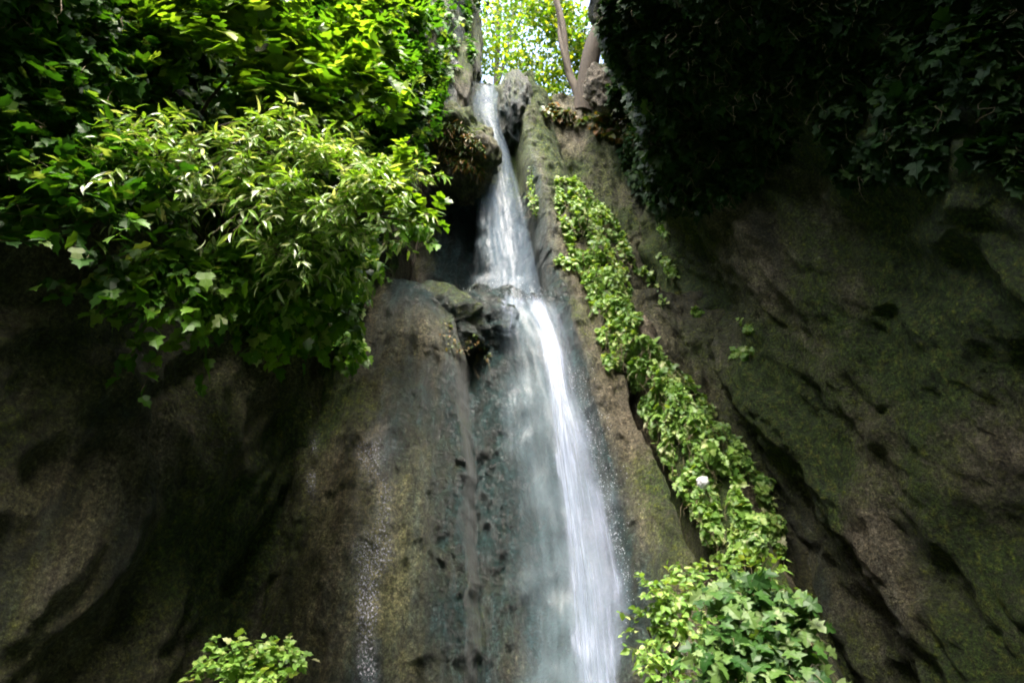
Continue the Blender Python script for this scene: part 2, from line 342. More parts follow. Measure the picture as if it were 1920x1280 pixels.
# ------------------------------------------------------------------ ground, stream bed
xs = np.linspace(-60, 60, 241); ys = np.linspace(-60, 16, 153)
X, Yg = np.meshgrid(xs, ys)
g = -0.15 + 0.25*fbm(X*0.4, Yg*0.4, 0*X, 4, 400) + 0.8*sst(2, 5, np.abs(X)) - 0.5*np.exp(-((X-1)/2.4)**2)
Vg = np.stack([X, Yg, g], -1).reshape(-1, 3)
o = link('ground', fast_mesh('ground', Vg, grid_faces(len(xs), len(ys)), True, {'wet': 0*Vg[:, 0]+.3, 'moss': 0*Vg[:, 0]+.3, 'tan': 0*Vg[:, 0]}), ROCK); tag(o, kind='structure')
m, N, L, bs = newmat('pool_water'); bs.inputs['Base Color'].default_value = (0.02, 0.05, 0.045, 1); bs.inputs['Roughness'].default_value = 0.12
bmp = N.new('ShaderNodeBump'); bmp.inputs['Strength'].default_value = 0.4
L.new(noisen(N, L, N.new('ShaderNodeTexCoord').outputs['Object'], 5), bmp.inputs['Height']); L.new(bmp.outputs[0], bs.inputs['Normal'])
o = link('stream', fast_mesh('stream', [(-3.5, -50, -0.28), (5.5, -50, -0.28), (5.5, 11, -0.28), (-3.5, 11, -0.28)], [(0, 1, 2, 3)]), m); tag(o, kind='structure')

# ------------------------------------------------------------------ separate rocks
def boulder(name, label, c, r, seed, amp=0.22, moss=0.5, tan=0.0, wet=0.1, res=90, tilt=0.0, squash=None):
    th = np.linspace(0, 2*np.pi, res*2+1)[:-1]; ph = np.linspace(0.001, np.pi-0.001, res)
    TH, PH = np.meshgrid(th, ph)
    d = np.stack([np.sin(PH)*np.cos(TH), np.sin(PH)*np.sin(TH), np.cos(PH)], -1)
    k = 1 + amp*fbm(d[..., 0]*1.7+seed, d[..., 1]*1.7, d[..., 2]*1.7, 3, seed) + amp*0.35*ridged(d[..., 0]*3, d[..., 1]*3, d[..., 2]*3, 3, seed+7) + amp*0.12*fbm(d[..., 0]*14, d[..., 1]*14, d[..., 2]*14, 3, seed+11)
    V = d*k[..., None]*np.array(r)
    ct, s_ = math.cos(tilt), math.sin(tilt)
    x, z = V[..., 0].copy(), V[..., 2].copy(); V[..., 0] = ct*x - s_*z; V[..., 2] = s_*x + ct*z
    n, mth = res, res*2
    i = np.arange(n*mth).reshape(n, mth); j = np.roll(i, -1, axis=1)
    f = np.stack([i[:-1], i[1:], j[1:], j[:-1]], -1).reshape(-1, 4)
    V = V.reshape(-1, 3); up = (d[..., 2]).reshape(-1)
    mo = np.clip(moss + 0.3*up + 0.25*fbm(V[:, 0]*2, V[:, 1]*2, V[:, 2]*2, 3, seed+3), 0, 1)
    tn = np.clip(tan + 0.3*fbm(V[:, 0]*1.3, V[:, 1]*1.3, V[:, 2]*1.3, 3, seed+5), 0, 1)
    o = link(name, fast_mesh(name, V, f, True, {'wet': 0*mo+wet, 'moss': mo, 'tan': tn}), ROCK)
    o.location = Vector(c); return tag(o, label, 'rock')
boulder('mossy_rock', 'bulging mossy rock with rusty ferns overhanging the dark cave left of the upper fall', P(853, 285, 11.7), (1.05, 1.1, 1.25), 5, moss=0.45, tilt=0.25)
boulder('rock_pillar', 'tall tan rock pillar left of the waterfall lip', P(846, 140, 12.4), (0.62, 0.7, 2.6), 9, amp=0.2, moss=0.38, tan=0.5, tilt=0.05)
boulder('rock_pillar', 'dark mossy rock edge squeezed between the tan pillar and the top of the falls', P(878, 95, 12.9), (0.42, 0.6, 2.4), 61, amp=0.25, moss=0.6, wet=0.5, tilt=0.03)
boulder('rock_outcrop', 'grey rounded rock at the lip right beside the top of the waterfall', P(966, 205, 12.2), (0.52, 0.8, 1.25), 14, amp=0.16, moss=0.2, wet=0.85, tan=0.0)
boulder('ledge_rock', 'dark mossy knobbly rock on the ledge under the cave', P(805, 606, 10.25), (1.0, 0.62, 0.62), 23, amp=0.26, moss=0.12, wet=1.0, tilt=-0.3)
boulder('wet_ledge_rock', 'rounded wet rock beside the pool ledge where the upper fall lands', P(905, 606, 10.6), (0.72, 0.55, 0.62), 27, amp=0.2, moss=0.02, wet=1.0, tilt=-0.5)
boulder('pale_boulder', 'pale tan boulder under the tree roots right of the falls', P(1132, 165, 11.6), (0.55, 0.5, 0.75), 33, amp=0.2, moss=0.05, tan=0.95)
boulder('bare_rock_knob', 'bare pale rock poking out between the two creeper patches', P(1205, 632, 9.75), (0.2, 0.3, 0.42), 37, amp=0.2, moss=0.0, tan=0.9, res=50, tilt=0.35)
boulder('pale_stone', 'small round white lump showing among the creeper leaves low on the ridge', P(1318, 905, 8.55), (0.08, 0.08, 0.085), 41, amp=0.15, moss=-1, tan=1, res=24)
m, N, L, bs = newmat('white_stone'); bs.inputs['Base Color'].default_value = (0.75, 0.75, 0.78, 1); bs.inputs['Roughness'].default_value = 0.6
bpy.data.objects['pale_stone'].data.materials[0] = m

# ------------------------------------------------------------------ surface lookup for things that grow on the rock
def bvh_of(names):
    V, Fc, o0 = [], [], 0
    for n in names:
        ob = bpy.data.objects[n]; me = ob.data; k = len(me.vertices)
        co = np.empty(k*3, np.float32); me.vertices.foreach_get('co', co); co = co.reshape(-1, 3) + np.array(ob.location)
        li = np.empty(len(me.loops), np.int32); me.loops.foreach_get('vertex_index', li)
        V.append(co); Fc.append(li.reshape(-1, 4)+o0); o0 += k
    return BVHTree.FromPolygons(np.concatenate(V).tolist(), np.concatenate(Fc).tolist())
ROCKS = ['cliff', 'gorge_wall_right', 'gorge_wall_left', 'mossy_rock', 'rock_pillar', 'rock_outcrop', 'ledge_rock', 'wet_ledge_rock', 'pale_boulder', 'bare_rock_knob']
BV = bvh_of(ROCKS)
def hit(px, py):
    d = Vector(ray(px, py)).normalized(); h = BV.ray_cast(CAM, d)
    if h[0] is None: return None
    n = h[1]; n = -n if n.dot(d) > 0 else n
    return h[0], n

# ------------------------------------------------------------------ water
def sheet(name, rows, mat, parent, nu=40, nv=240, bulge=0.12, off=0.0, seed=0, follow=False, dens=1.0, edge=0.25, fade=(0.0, 0.0)):
    """rows: (pxL, pxR, py, Y). follow=True lays the sheet on the rock"""
    rows = np.array(rows, float); v = np.linspace(0, 1, nv)
    py = rows[0, 2] + v*(rows[-1, 2]-rows[0, 2])
    l = np.interp(py, rows[:, 2], rows[:, 0]); r = np.interp(py, rows[:, 2], rows[:, 1]); yy = np.interp(py, rows[:, 2], rows[:, 3])
    ker = np.hanning(15); ker /= ker.sum()
    sm = lambda a: np.convolve(np.pad(a, 7, 'edge'), ker, 'valid')
    l, r, yy = sm(l), sm(r), sm(yy)
    V = np.zeros((nv, nu, 3)); u = np.linspace(0, 1, nu)
    for i in range(nv):
        for j in range(nu):
            px = l[i] + (r[i]-l[i])*u[j]
            p = P(px, py[i], yy[i] - bulge*(1-(2*u[j]-1)**2))
            V[i, j] = p
            if follow:
                h = hit(px, py[i])
                if h: V[i, j] = P(px, py[i], h[0].y - off)
    if follow:   # smooth so it flows over the relief instead of copying it
        RY0 = V[..., 1].copy() + off
        for _ in range(40):
            V[1:-1, :, 1] = (V[:-2, :, 1]+V[2:, :, 1]+V[1:-1, :, 1]*2)/4
            V[:, 1:-1, 1] = (V[:, :-2, 1]+V[:, 2:, 1]+V[:, 1:-1, 1]*2)/4
    U, W = np.meshgrid(u, v)
    if follow: V[..., 1] = np.minimum(V[..., 1]-0.03, RY0-0.02)
    V[..., 1] += 0.03*fbm(U*8+seed, W*10, 0*U, 3, seed+500)
    wdt = np.interp(py, py, r-l)
    wm = V[:, -1, 0] - V[:, 0, 0]; uvx = (U-0.5)*(0.5*wm[:, None]+0.5*wm.mean()) + 0.02*vnoise(W*6, U*2, 0*U, seed+70); uvy = -V[..., 2]
    e = np.minimum(U, 1-U)*2
    en = edge*(1+0.6*vnoise(W*14, U*0+seed, 0*U, seed+60))
    d = dens*sst(0, 1, e/en)
    if mat is W_FILM_GLINTS: d = d*np.clip(0.55+1.3*vnoise(U*2.5+seed, W*6, 0*U, 81), 0, 1.3)
    if fade[0] > 0: d = d*sst(0, fade[0], W)
    if fade[1] > 0: d = d*sst(0, fade[1], 1-W)
    me = fast_mesh(name, V.reshape(-1, 3), grid_faces(nu, nv), True, {'dens': d.ravel()}, np.stack([uvx.ravel()+seed*3.7, uvy.ravel()+seed], -1))
    return link(name, me, mat, parent)
W_UP_SHADED = water_material('water_upper_shaded', 0.30, 0.75, 9, 0.22, 0.32, (0.27, 0.36, 0.46))  # greyer, darker water colour paints the shade on the upper fall
W_LOW = water_material('water_lower', 0.44, 0.72, 12, 0.26, 0.72, (0.55, 0.62, 0.80))
W_VEIL = water_material('water_veil', 0.30, 0.80, 7, 0.3, 0.48, (0.30, 0.40, 0.46))
W_FILM_GLINTS = water_material('water_film_glints', 0.50, 0.66, 38, 24, 1.0, (0.8, 0.82, 0.92), 0.03)  # white specks in the thin film paint the glints of wet rock
wf = empty('waterfall', P(1120, 1280, 9.6)); wf.location = (0, 0, 0)
tag(wf, 'tall white waterfall dropping from the lip between the rocks down over the ledge', 'waterfall')
UP = [(884, 938, 158, 12.75), (884, 937, 175, 12.55), (886, 936, 205, 12.3), (903, 942, 240, 12.15), (911, 957, 290, 12.0), (905, 970, 335, 11.9), (911, 985, 400, 11.75),
      (913, 998, 450, 11.6), (915, 1008, 500, 11.45), (914, 1016, 550, 11.3), (918, 1024, 590, 11.1)]
sheet('upper_cascade', UP, W_UP_SHADED, wf, bulge=0.25, seed=1, edge=0.14)
sheet('upper_cascade', [(a+6, b-4, c, d-0.12) for a, b, c, d in UP], W_UP_SHADED, wf, bulge=0.3, seed=2, edge=0.5, dens=0.8)
sheet('stray_veil', [(895, 930, 330, 12.0), (890, 960, 430, 11.8), (880, 1000, 520, 11.5), (850, 1020, 575, 11.1)], W_VEIL, wf, bulge=0.1, seed=3, edge=0.8, dens=0.9, fade=(0.2, 0.25))
LOW = [(985, 1022, 553, 10.75), (985, 1036, 585, 10.55), (1000, 1054, 625, 10.4), (1010, 1070, 670, 10.3), (1018, 1080, 730, 10.2), (1030, 1105, 800, 10.1), (1042, 1125, 880, 10.0), (1050, 1140, 950, 9.95),
       (1056, 1160, 1030, 9.85), (1060, 1180, 1100, 9.75), (1068, 1182, 1200, 9.65), (1075, 1195, 1310, 9.5)]
LOW = [(a, b, c, d-0.22*min(1, max(0, (c-600)/200))) for a, b, c, d in LOW]
CORE = [(978, 1022, 548, 10.8), (990, 1034, 580, 10.55), (1008, 1056, 640, 10.3), (1022, 1070, 730, 10.0), (1034, 1082, 850, 9.85), (1046, 1098, 950, 9.7), (1056, 1116, 1080, 9.55), (1070, 1132, 1310, 9.2)]
sheet('lower_cascade', CORE, W_LOW, wf, bulge=0.10, seed=4, edge=0.9, dens=1.35, fade=(0.03, 0))
sheet('lower_cascade', LOW, W_LOW, wf, bulge=0.18, seed=5, edge=0.7, dens=0.85, fade=(0.04, 0))
sheet('lower_cascade', [(a-8, b+26, c, d-0.10) for a, b, c, d in LOW], W_LOW, wf, bulge=0.22, seed=14, edge=1.0, dens=0.55, fade=(0.05, 0))
sheet('lower_cascade', [(a+34, b+8, c, d-0.16) for a, b, c, d in LOW[4:]], W_LOW, wf, bulge=0.1, seed=17, edge=1.0, dens=0.8, fade=(0.2, 0))
sheet('lower_cascade', [(a-70, b+45, c, d-0.05) for a, b, c, d in LOW], W_VEIL, wf, bulge=0.2, seed=8, edge=0.9, dens=0.8, fade=(0.05, 0))
sheet('water_veil', [(905, 1030, 565, 10.6), (925, 1050, 620, 10.6), (925, 1080, 700, 10.3), (930, 1110, 800, 10.2), (930, 1140, 900, 10), (930, 1160, 1000, 9.9), (935, 1190, 1100, 9.8), (940, 1200, 1310, 9.5)],
      W_VEIL, wf, nu=60, follow=True, off=0.10, seed=6, edge=0.75, dens=0.9)
sheet('side_trickle', [(935, 990, 556, 10.5), (938, 985, 585, 10.5), (942, 975, 625, 10.5), (945, 985, 660, 10.4)], W_LOW, wf, nu=24, nv=60, follow=True, off=0.07, seed=7, edge=0.6, dens=0.8, fade=(0.1, 0.4))
film = sheet('glint_trickle', [(655, 745, 770, 9), (645, 760, 900, 9), (640, 755, 1050, 9), (645, 750, 1180, 9), (650, 755, 1300, 9)], W_FILM_GLINTS, None, nu=40, follow=True, off=0.02, seed=9, edge=0.7, fade=(0.15, 0.1))
tag(film, 'thin trickle with glints painted as white specks, running down the middle of the broad brown slab', 'trickle')
film2 = sheet('glint_trickle', [(578, 605, 800, 9), (570, 610, 900, 9), (565, 612, 1000, 9)], W_FILM_GLINTS, None, nu=20, nv=120, follow=True, off=0.02, seed=12, edge=0.8, fade=(0.2, 0.4), dens=0.8)
tag(film2, 'short faint trickle, its glints painted as white specks, on the far left of the brown slab', 'trickle')
# spray drops thrown out to the right and at the ledge
oc = np.array([(1, 0, 0), (-1, 0, 0), (0, 1, 0), (0, -1, 0), (0, 0, 1), (0, 0, -1)], float); of = np.array([(0, 2, 4), (2, 1, 4), (1, 3, 4), (3, 0, 4), (2, 0, 5), (1, 2, 5), (3, 1, 5), (0, 3, 5)])
dv = []
for i in range(1000):
    py = random.uniform(690, 1300); e = np.interp(py, [r[2] for r in LOW], [r[1] for r in LOW]); px = e + abs(random.gauss(0, 22)) - 8
    dv.append((P(px, py, np.interp(py, [r[2] for r in LOW], [r[3] for r in LOW]) - random.uniform(-0.1, 0.3)), random.uniform(0.002, 0.006)))
for i in range(300):
    dv.append((P(random.gauss(965, 45), 560 - abs(random.gauss(0, 14)), random.uniform(10.5, 11.2)), random.uniform(0.003, 0.007)))
V = np.concatenate([p + oc*s*np.array([1, 1, random.uniform(1, 3.0)]) for p, s in dv]); Fc = np.concatenate([of+6*i for i in range(len(dv))])
m, N, L, bs = newmat('spray'); bs.inputs['Base Color'].default_value = (0.8, 0.85, 0.9, 1); bs.inputs['Roughness'].default_value = 0.2
tag(link('spray', fast_mesh('spray', V, Fc), m, wf), kind='stuff')
print('water ok')

# ------------------------------------------------------------------ leaves
def outline_leaf(pts, fold=0.12, droop=0.15):
    """half outline (x>0) from base to tip -> symmetric leaf folded on its midrib"""
    h = np.array(pts, float); n = len(h)
    mid = np.stack([np.zeros(n), h[:, 1]], -1)
    ys = h[:, 1]
    V = []
    for s in (1, -1):
        for x, y in h: V.append((s*x, y, abs(x)*fold - droop*y*y - 0.25*abs(x)**2))
    b = len(V)
    ms = np.linspace(min(0, ys.min()), ys.max(), 4)
    for y in ms: V.append((0, y, -droop*y*y))
    Fc = []
    def near(y): return b + int(np.argmin(np.abs(ms-y)))
    for k in range(n-1):
        a0, a1 = near(h[k, 1]), near(h[k+1, 1])
        Fc.append((k, k+1, a1)); Fc.append((n+k+1, n+k, a1))
        if a0 != a1: Fc.append((k, a1, a0)); Fc.append((n+k, a0, a1))
    return np.array(V), np.array(Fc)
LV = {
 'fig': outline_leaf([(0.0, 0.0), (0.22, -0.10), (0.50, 0.02), (0.30, 0.22), (0.34, 0.30), (0.66, 0.42), (0.42, 0.55), (0.22, 0.50), (0.26, 0.66), (0.30, 0.84), (0.12, 0.96), (0.0, 1.1)], 0.25, 0.22),
 'lance': outline_leaf([(0.0, 0.0), (0.09, 0.2), (0.12, 0.45), (0.08, 0.75), (0.0, 1.0)], 0.5, 0.35),
 'ovate': outline_leaf([(0.0, 0.0), (0.26, 0.10), (0.34, 0.35), (0.2, 0.7), (0.0, 1.0)], 0.25, 0.25),
 'lobed': outline_leaf([(0.0, 0.0), (0.30, -0.05), (0.48, 0.25), (0.26, 0.42), (0.32, 0.7), (0.10, 0.8), (0.0, 1.05)], 0.25, 0.2),
}
def frames(t, n):
    t = t/np.linalg.norm(t, axis=1)[:, None]; x = np.cross(t, n); x /= np.linalg.norm(x, axis=1)[:, None]+1e-9
    n = np.cross(x, t); return np.stack([x, t, n], -1)       # columns
def leaves_mesh(name, kind, pos, R, size):
    lv, lf = LV[kind]
    V = np.einsum('nij,vj->nvi', R, lv)*size[:, None, None] + pos[:, None, :]
    Fc = lf[None]+(np.arange(len(pos))*len(lv))[:, None, None]
    return fast_mesh(name, V.reshape(-1, 3), Fc.reshape(-1, 3), False)
LEAFDATA = {}
def leaf_unit(kind, mat):
    if (kind, mat.name) not in LEAFDATA:
        lv, lf = LV[kind]; me = fast_mesh('leaf', lv, lf, False); me.materials.append(mat); LEAFDATA[(kind, mat.name)] = me
    return LEAFDATA[(kind, mat.name)]
def tube_mesh(name, paths, sides=5):
    V, Fc = [], []; b = 0
    for pts, radii in paths:
        pts = np.asarray(pts, float); n = len(pts)
        tg = np.gradient(pts, axis=0); tg /= np.linalg.norm(tg, axis=1)[:, None]+1e-9
        ref = np.array([0.3, 0.9, 0.1]); 
        x = np.cross(tg, ref); x /= np.linalg.norm(x, axis=1)[:, None]+1e-9; y = np.cross(tg, x)
        an = np.arange(sides)/sides*2*np.pi
        ring = pts[:, None, :] + np.asarray(radii)[:, None, None]*(np.cos(an)[None, :, None]*x[:, None, :] + np.sin(an)[None, :, None]*y[:, None, :])
        V.append(ring.reshape(-1, 3))
        i = np.arange(n*sides).reshape(n, sides); j = np.roll(i, -1, 1)
        Fc.append(np.stack([i[:-1], i[1:], j[1:], j[:-1]], -1).reshape(-1, 4)+b); b += n*sides
    return fast_mesh(name, np.concatenate(V), np.concatenate(Fc), True)
def wiggle(a, b, n=9, amp=0.12, sag=0.0):
    a, b = np.array(a, float), np.array(b, float); t = np.linspace(0, 1, n)[:, None]
    L_ = np.linalg.norm(b-a); sd = random.randint(0, 999)
    off = np.stack([vnoise(t[:, 0]*3+sd, 0*t[:, 0], 0*t[:, 0]+k, 700+k) for k in range(3)], -1)*amp*L_*np.sin(t*np.pi)
    p = a+(b-a)*t+off; p[:, 2] += sag*L_*(np.sin(t[:, 0]*np.pi)); return p
def finish_plant(root, kind, mat, pos, R, size, n_obj, twigs=None, branches=None, bmat=None):
    base = np.array(root.location)
    pos = np.asarray(pos); size = np.asarray(size)
    dist = np.linalg.norm(pos-np.array(CAM), axis=1)
    face = np.abs(np.einsum('ni,ni->n', R[:, :, 2], (pos-np.array(CAM))/dist[:, None]))
    pr = size/dist*(0.3+face)*(1.0 + 0.25*(dist.mean()-dist))
    # only leaves inside the photographed part count as pick-apart ones
    a = pos[:, 0]/(pos[:, 1]*cP + (pos[:, 2]-1.6)*sP); pr = pr*(np.abs(a) < 0.44)
    order = np.argsort(-pr); pick = order[:n_obj] if n_obj else order[:0]; pick = pick[pr[pick] > 0]
    rest = np.setdiff1d(np.arange(len(pos)), pick)
    if len(rest):
        me = leaves_mesh('foliage', kind, pos[rest]-base, R[rest], size[rest]); me.materials.append(mat)
        tag(link('foliage', me, None, root), kind='stuff')
    if len(pick):
        u = leaf_unit(kind, mat)
        for i in pick:
            o = link('leaf', u, None, root)
            Rm = R[i]*size[i]; p = pos[i]-base
            o.matrix_local = Matrix([[*Rm[0], p[0]], [*Rm[1], p[1]], [*Rm[2], p[2]], [0, 0, 0, 1]])
    if twigs:
        me = tube_mesh('twigs', [(np.array(p)-base, r) for p, r in twigs], 3); me.materials.append(bmat or TWIG)
        tag(link('twigs', me, None, root), kind='stuff')
    for p, r in (branches or []):
        me = tube_mesh('branch', [(np.array(p)-base, r)], 7); me.materials.append(bmat or BARK); link('branch', me, None, root)

UPV = np.array([0, 0, 1.0])
def shrub(name, label, cat, base, clumps, kind, mat, size, n_obj=0, per=7, twl=0.5, droop=0.25, facing=(0, -0.5, 0.8), jit=0.5, group=None, bark=None, hang=False, stemr=0.03, sizevar=0.35, shell=0.55):
    """clumps: (centre, radius xyz, sprays). sprays of leaves on twigs that reach outward, towards the light"""
    root = empty(name, base); tag(root, label, cat, group)
    P_, T_, N_, S_ = [], [], [], []; tw, br = [], []
    fc = np.array(facing, float); fc /= np.linalg.norm(fc)
    for c, r, k in clumps:
        c = np.array(c); r = np.array(r)
        br.append((wiggle(base, c, 9, 0.10, 0.05), np.linspace(stemr, stemr*0.3, 9)))
        for s in range(k):
            d = rng.normal(size=3); d[1] -= 0.9; d[2] += 0.2; d /= np.linalg.norm(d)
            o = c + d*r*rng.uniform(shell, 1.0)
            td = d*0.8 + np.array([0, -0.5, 0.1]) + rng.normal(size=3)*0.35
            if hang: td = td*0.5 + np.array([0, -0.15, -0.9])
            td /= np.linalg.norm(td); ln = twl*rng.uniform(0.5, 1.2)
            q = []
            for t in np.linspace(0, 1, per):
                q.append(o + td*ln*t + np.array([0, 0, -droop*ln*t*t]))
            q = np.array(q)
            tw.append((q[::2] if per > 3 else q, np.linspace(0.006, 0.002, len(q[::2] if per > 3 else q))))
            sd_ = np.cross(td, UPV); sd_ /= np.linalg.norm(sd_)+1e-6
            for i in range(per):
                sgn = 1 if i % 2 else -1
                tt = td*0.55 + sgn*sd_*0.75*(1-0.6*i/per) + np.array([0, 0, -droop]) + rng.normal(size=3)*0.25
                nv = fc + rng.normal(size=3)*jit*0.6
                P_.append(q[i] + rng.normal(size=3)*0.02); T_.append(tt); N_.append(nv)
                S_.append(size*rng.uniform(1-sizevar, 1+sizevar))
    P_, T_, N_, S_ = map(np.array, (P_, T_, N_, S_))
    finish_plant(root, kind, mat, P_, frames(T_, N_), S_, n_obj, tw, br, bark)
    return root
def C(px, py, Y, rx, ry, rz, k): return (P(px, py, Y), (rx, ry, rz), k)

# left: fig tree with big bright lobed leaves, high up
shrub('fig_tree', 'fig tree with large bright yellow green lobed leaves at the top left', 'tree', P(330, 420, 7.5),
      [C(520, 60, 5.2, 0.6, 0.5, 0.7, 34), C(560, 150, 5.6, 0.55, 0.5, 0.5, 22), C(640, 190, 5.7, 0.55, 0.5, 0.35, 22), C(700, 200, 5.8, 0.30, 0.4, 0.18, 10),
       C(440, 120, 5.3, 0.7, 0.6, 0.9, 36), C(330, 60, 5.3, 0.8, 0.6, 0.9, 40), C(620, 40, 6.4, 0.9, 0.6, 0.7, 40), C(540, 230, 5.7, 0.6, 0.4, 0.35, 26), C(680, 120, 6.4, 0.5, 0.5, 0.5, 24), C(700, 20, 6.8, 0.5, 0.5, 0.5, 20)],
      'fig', LEAF_FIG, 0.23, n_obj=220, per=6, twl=0.45, stemr=0.05)
shrub('fig_tree', 'darker fig tree filling the slope behind, between the bright figs and the tan pillar', 'tree', P(650, 420, 9.8),
      [C(650, 90, 8.4, 1.3, 0.7, 1.3, 70), C(720, 190, 8.6, 1.0, 0.7, 1.0, 60), C(760, 60, 9.4, 0.9, 0.7, 1.4, 50), C(740, 290, 9.2, 0.6, 0.6, 0.9, 44),
       C(560, 250, 8.0, 1.1, 0.7, 1.0, 60), C(790, 170, 10.4, 0.5, 0.5, 1.0, 30), C(500, 60, 7.6, 1.2, .7, 1.4, 60)],
      'fig', LEAF_DEEP, 0.22, n_obj=200, per=6, twl=0.5, stemr=0.05)
shrub('willow_shrub', 'shrub with narrow pale silvery leaves and long twigs jutting out over the slab', 'shrub', P(420, 520, 7.2),
      [C(620, 350, 5.6, 0.75, 0.5, 0.36, 70), C(700, 400, 5.6, 0.5, 0.45, 0.25, 45), C(530, 300, 5.5, 0.6, 0.5, 0.4, 55), C(520, 400, 5.5, 0.5, 0.5, 0.35, 60), C(620, 300, 5.9, 0.5, 0.4, 0.3, 40), C(600, 440, 5.8, 0.5, 0.4, 0.25, 40), C(560, 500, 5.9, 0.35, 0.3, 0.45, 26), C(650, 470, 6.1, 0.25, 0.3, 0.35, 14),
       C(750, 350, 6.0, 0.32, 0.4, 0.2, 22), C(420, 350, 5.5, 0.7, 0.5, 0.7, 55), C(300, 350, 5.3, 0.7, 0.6, 0.8, 60)],
      'lance', LEAF_PALE, 0.15, n_obj=250, per=10, twl=0.42, droop=0.45, jit=0.9)
shrub('fig_branch', 'bright fig branch reaching right below the silvery shrub leaves', 'branch', P(480, 420, 6.6),
      [C(760, 340, 5.9, 0.22, 0.3, 0.1, 6), C(740, 400, 5.8, 0.4, 0.3, 0.16, 12), C(790, 420, 6.0, 0.16, 0.2, 0.08, 5)],
      'fig', LEAF_FIG, 0.18, n_obj=80, per=5, twl=0.35)
shrub('hanging_shrub', 'dark green shrub hanging below the silvery leaves over the left of the slab', 'shrub', P(430, 560, 8.2),
      [C(560, 480, 6.6, 0.8, 0.5, 0.5, 75), C(660, 500, 7.0, 0.55, 0.5, 0.4, 40), C(540, 580, 7.0, 0.55, 0.5, 0.4, 50), C(630, 600, 7.6, 0.5, 0.4, 0.35, 32), C(660, 640, 8.2, 0.25, 0.3, 0.2, 10),
       C(440, 540, 6.4, 0.6, 0.5, 0.7, 60), C(330, 540, 6.0, 0.7, 0.5, 0.8, 60), C(750, 430, 8.4, 0.5, 0.4, 0.3, 20)],
      'lobed', LEAF_MID, 0.17, n_obj=200, per=7, twl=0.45, hang=True, jit=0.7)
shrub('leafy_shrub', 'fresh green shrub at the edge of the dark gap above the cave', 'shrub', P(760, 560, 10.9),
      [C(790, 330, 10.6, 0.45, 0.4, 0.6, 22), C(775, 430, 10.2, 0.35, 0.4, 0.45, 14), C(700, 500, 9.8, 0.4, 0.3, 0.4, 16)],
      'ovate', LEAF_DEEP, 0.13, n_obj=80, per=6, twl=0.35)
shrub('fig_sapling', 'small bright fig sapling sprouting in front of the tan pillar', 'shrub', P(815, 250, 11.5),
      [C(822, 215, 11.0, 0.16, 0.2, 0.12, 5)], 'fig', LEAF_FIG, 0.2, n_obj=20, per=4, twl=0.3, stemr=0.015)
shrub('leafy_shrub', 'shaded lobed-leaved shrub on the left wall at the far left', 'shrub', P(60, 700, 7.2),
      [C(200, 150, 5.4, 0.9, 0.7, 1.2, 70), C(180, 420, 5.2, 0.8, 0.6, 0.9, 60), C(60, 250, 5.0, 0.9, 0.7, 1.4, 80)],
      'lobed', LEAF_DEEP, 0.17, per=7, twl=0.45)
print('left plants ok')

# creepers on the ridge: leaves stand off the rock, thicker in clumps
def creeper(name, label, strip, count, kind, mat, size, n_obj, cat='creeper', thick=0.22, seed=0, group=None):
    """strip: (px, py, half width px) along the plant"""
    st = np.array(strip, float); cum = np.r_[0, np.cumsum(np.hypot(np.diff(st[:, 0]), np.diff(st[:, 1])))]
    P_, T_, N_, S_ = [], [], [], []; stems = []; r_ = np.random.default_rng(seed+1); tries = 0
    while len(P_) < count and tries < count*6:
        tries += 1
        s = r_.uniform(0, cum[-1]); cx, cy, hw = (np.interp(s, cum, st[:, k]) for k in range(3))
        g = r_.uniform(-1, 1)*hw
        h = hit(cx+g, cy+r_.normal()*4)
        if not h: continue
        p, n = np.array(h[0]), np.array(h[1])
        cl = float(vnoise(np.array(p[0]*3.0), np.array(p[1]*3.0), np.array(p[2]*3.0), seed))
        if cl < -0.36 and abs(g) > hw*0.3: continue
        if cl < -0.62: continue
        o = n*0.6 + np.array([0, -0.7, 0.25]); o /= np.linalg.norm(o)
        hgt = thick*(0.25 + 0.75*max(0, cl+0.45))*r_.uniform(0.2, 1)*(1-0.5*(g/hw)**2)
        P_.append(p+o*hgt); T_.append(np.array([0, -0.25, -0.8])+r_.normal(size=3)*0.6); N_.append(o+np.array([0, 0, 0.7])+r_.normal(size=3)*0.38)
        S_.append(size*r_.choice([0.5, 0.75, 1.0, 1.25, 1.6])*r_.uniform(0.85, 1.15))
        if r_.random() < 0.12: stems.append((wiggle(p, p+o*hgt, 4, 0.1), np.linspace(0.006, 0.003, 4)))
        if r_.random() < 0.02: stems.append((wiggle(p+o*(hgt+0.03), p+o*(hgt+0.06)+np.array([r_.normal()*0.15, 0, -r_.uniform(0.2, 0.6)]), 8, 0.2), np.linspace(0.008, 0.003, 8)))
    P_, T_, N_, S_ = map(np.array, (P_, T_, N_, S_))
    root = empty(name, P_[np.argmin(P_[:, 2])]); tag(root, label, cat, group)
    finish_plant(root, kind, mat, P_, frames(T_, N_), S_, n_obj, stems, None)
    return root
creeper('creeper', 'narrow upper patch of light green creeper running down the ridge beside the falls',
        [(1062, 340, 20), (1095, 400, 50), (1118, 450, 56), (1140, 510, 56), (1152, 560, 50), (1160, 590, 44), (1150, 630, 30), (1155, 685, 20)], 6200, 'lobed', LEAF_CREEP, 0.09, 280, seed=11)
creeper('creeper', 'broad lower patch of light green creeper widening down the ridge to the right edge',
        [(1190, 640, 24), (1215, 690, 46), (1250, 740, 58), (1290, 800, 70), (1325, 860, 76), (1358, 920, 78), (1385, 980, 74), (1400, 1040, 66)], 11000, 'lobed', LEAF_CREEP, 0.088, 290, seed=21, thick=0.32)
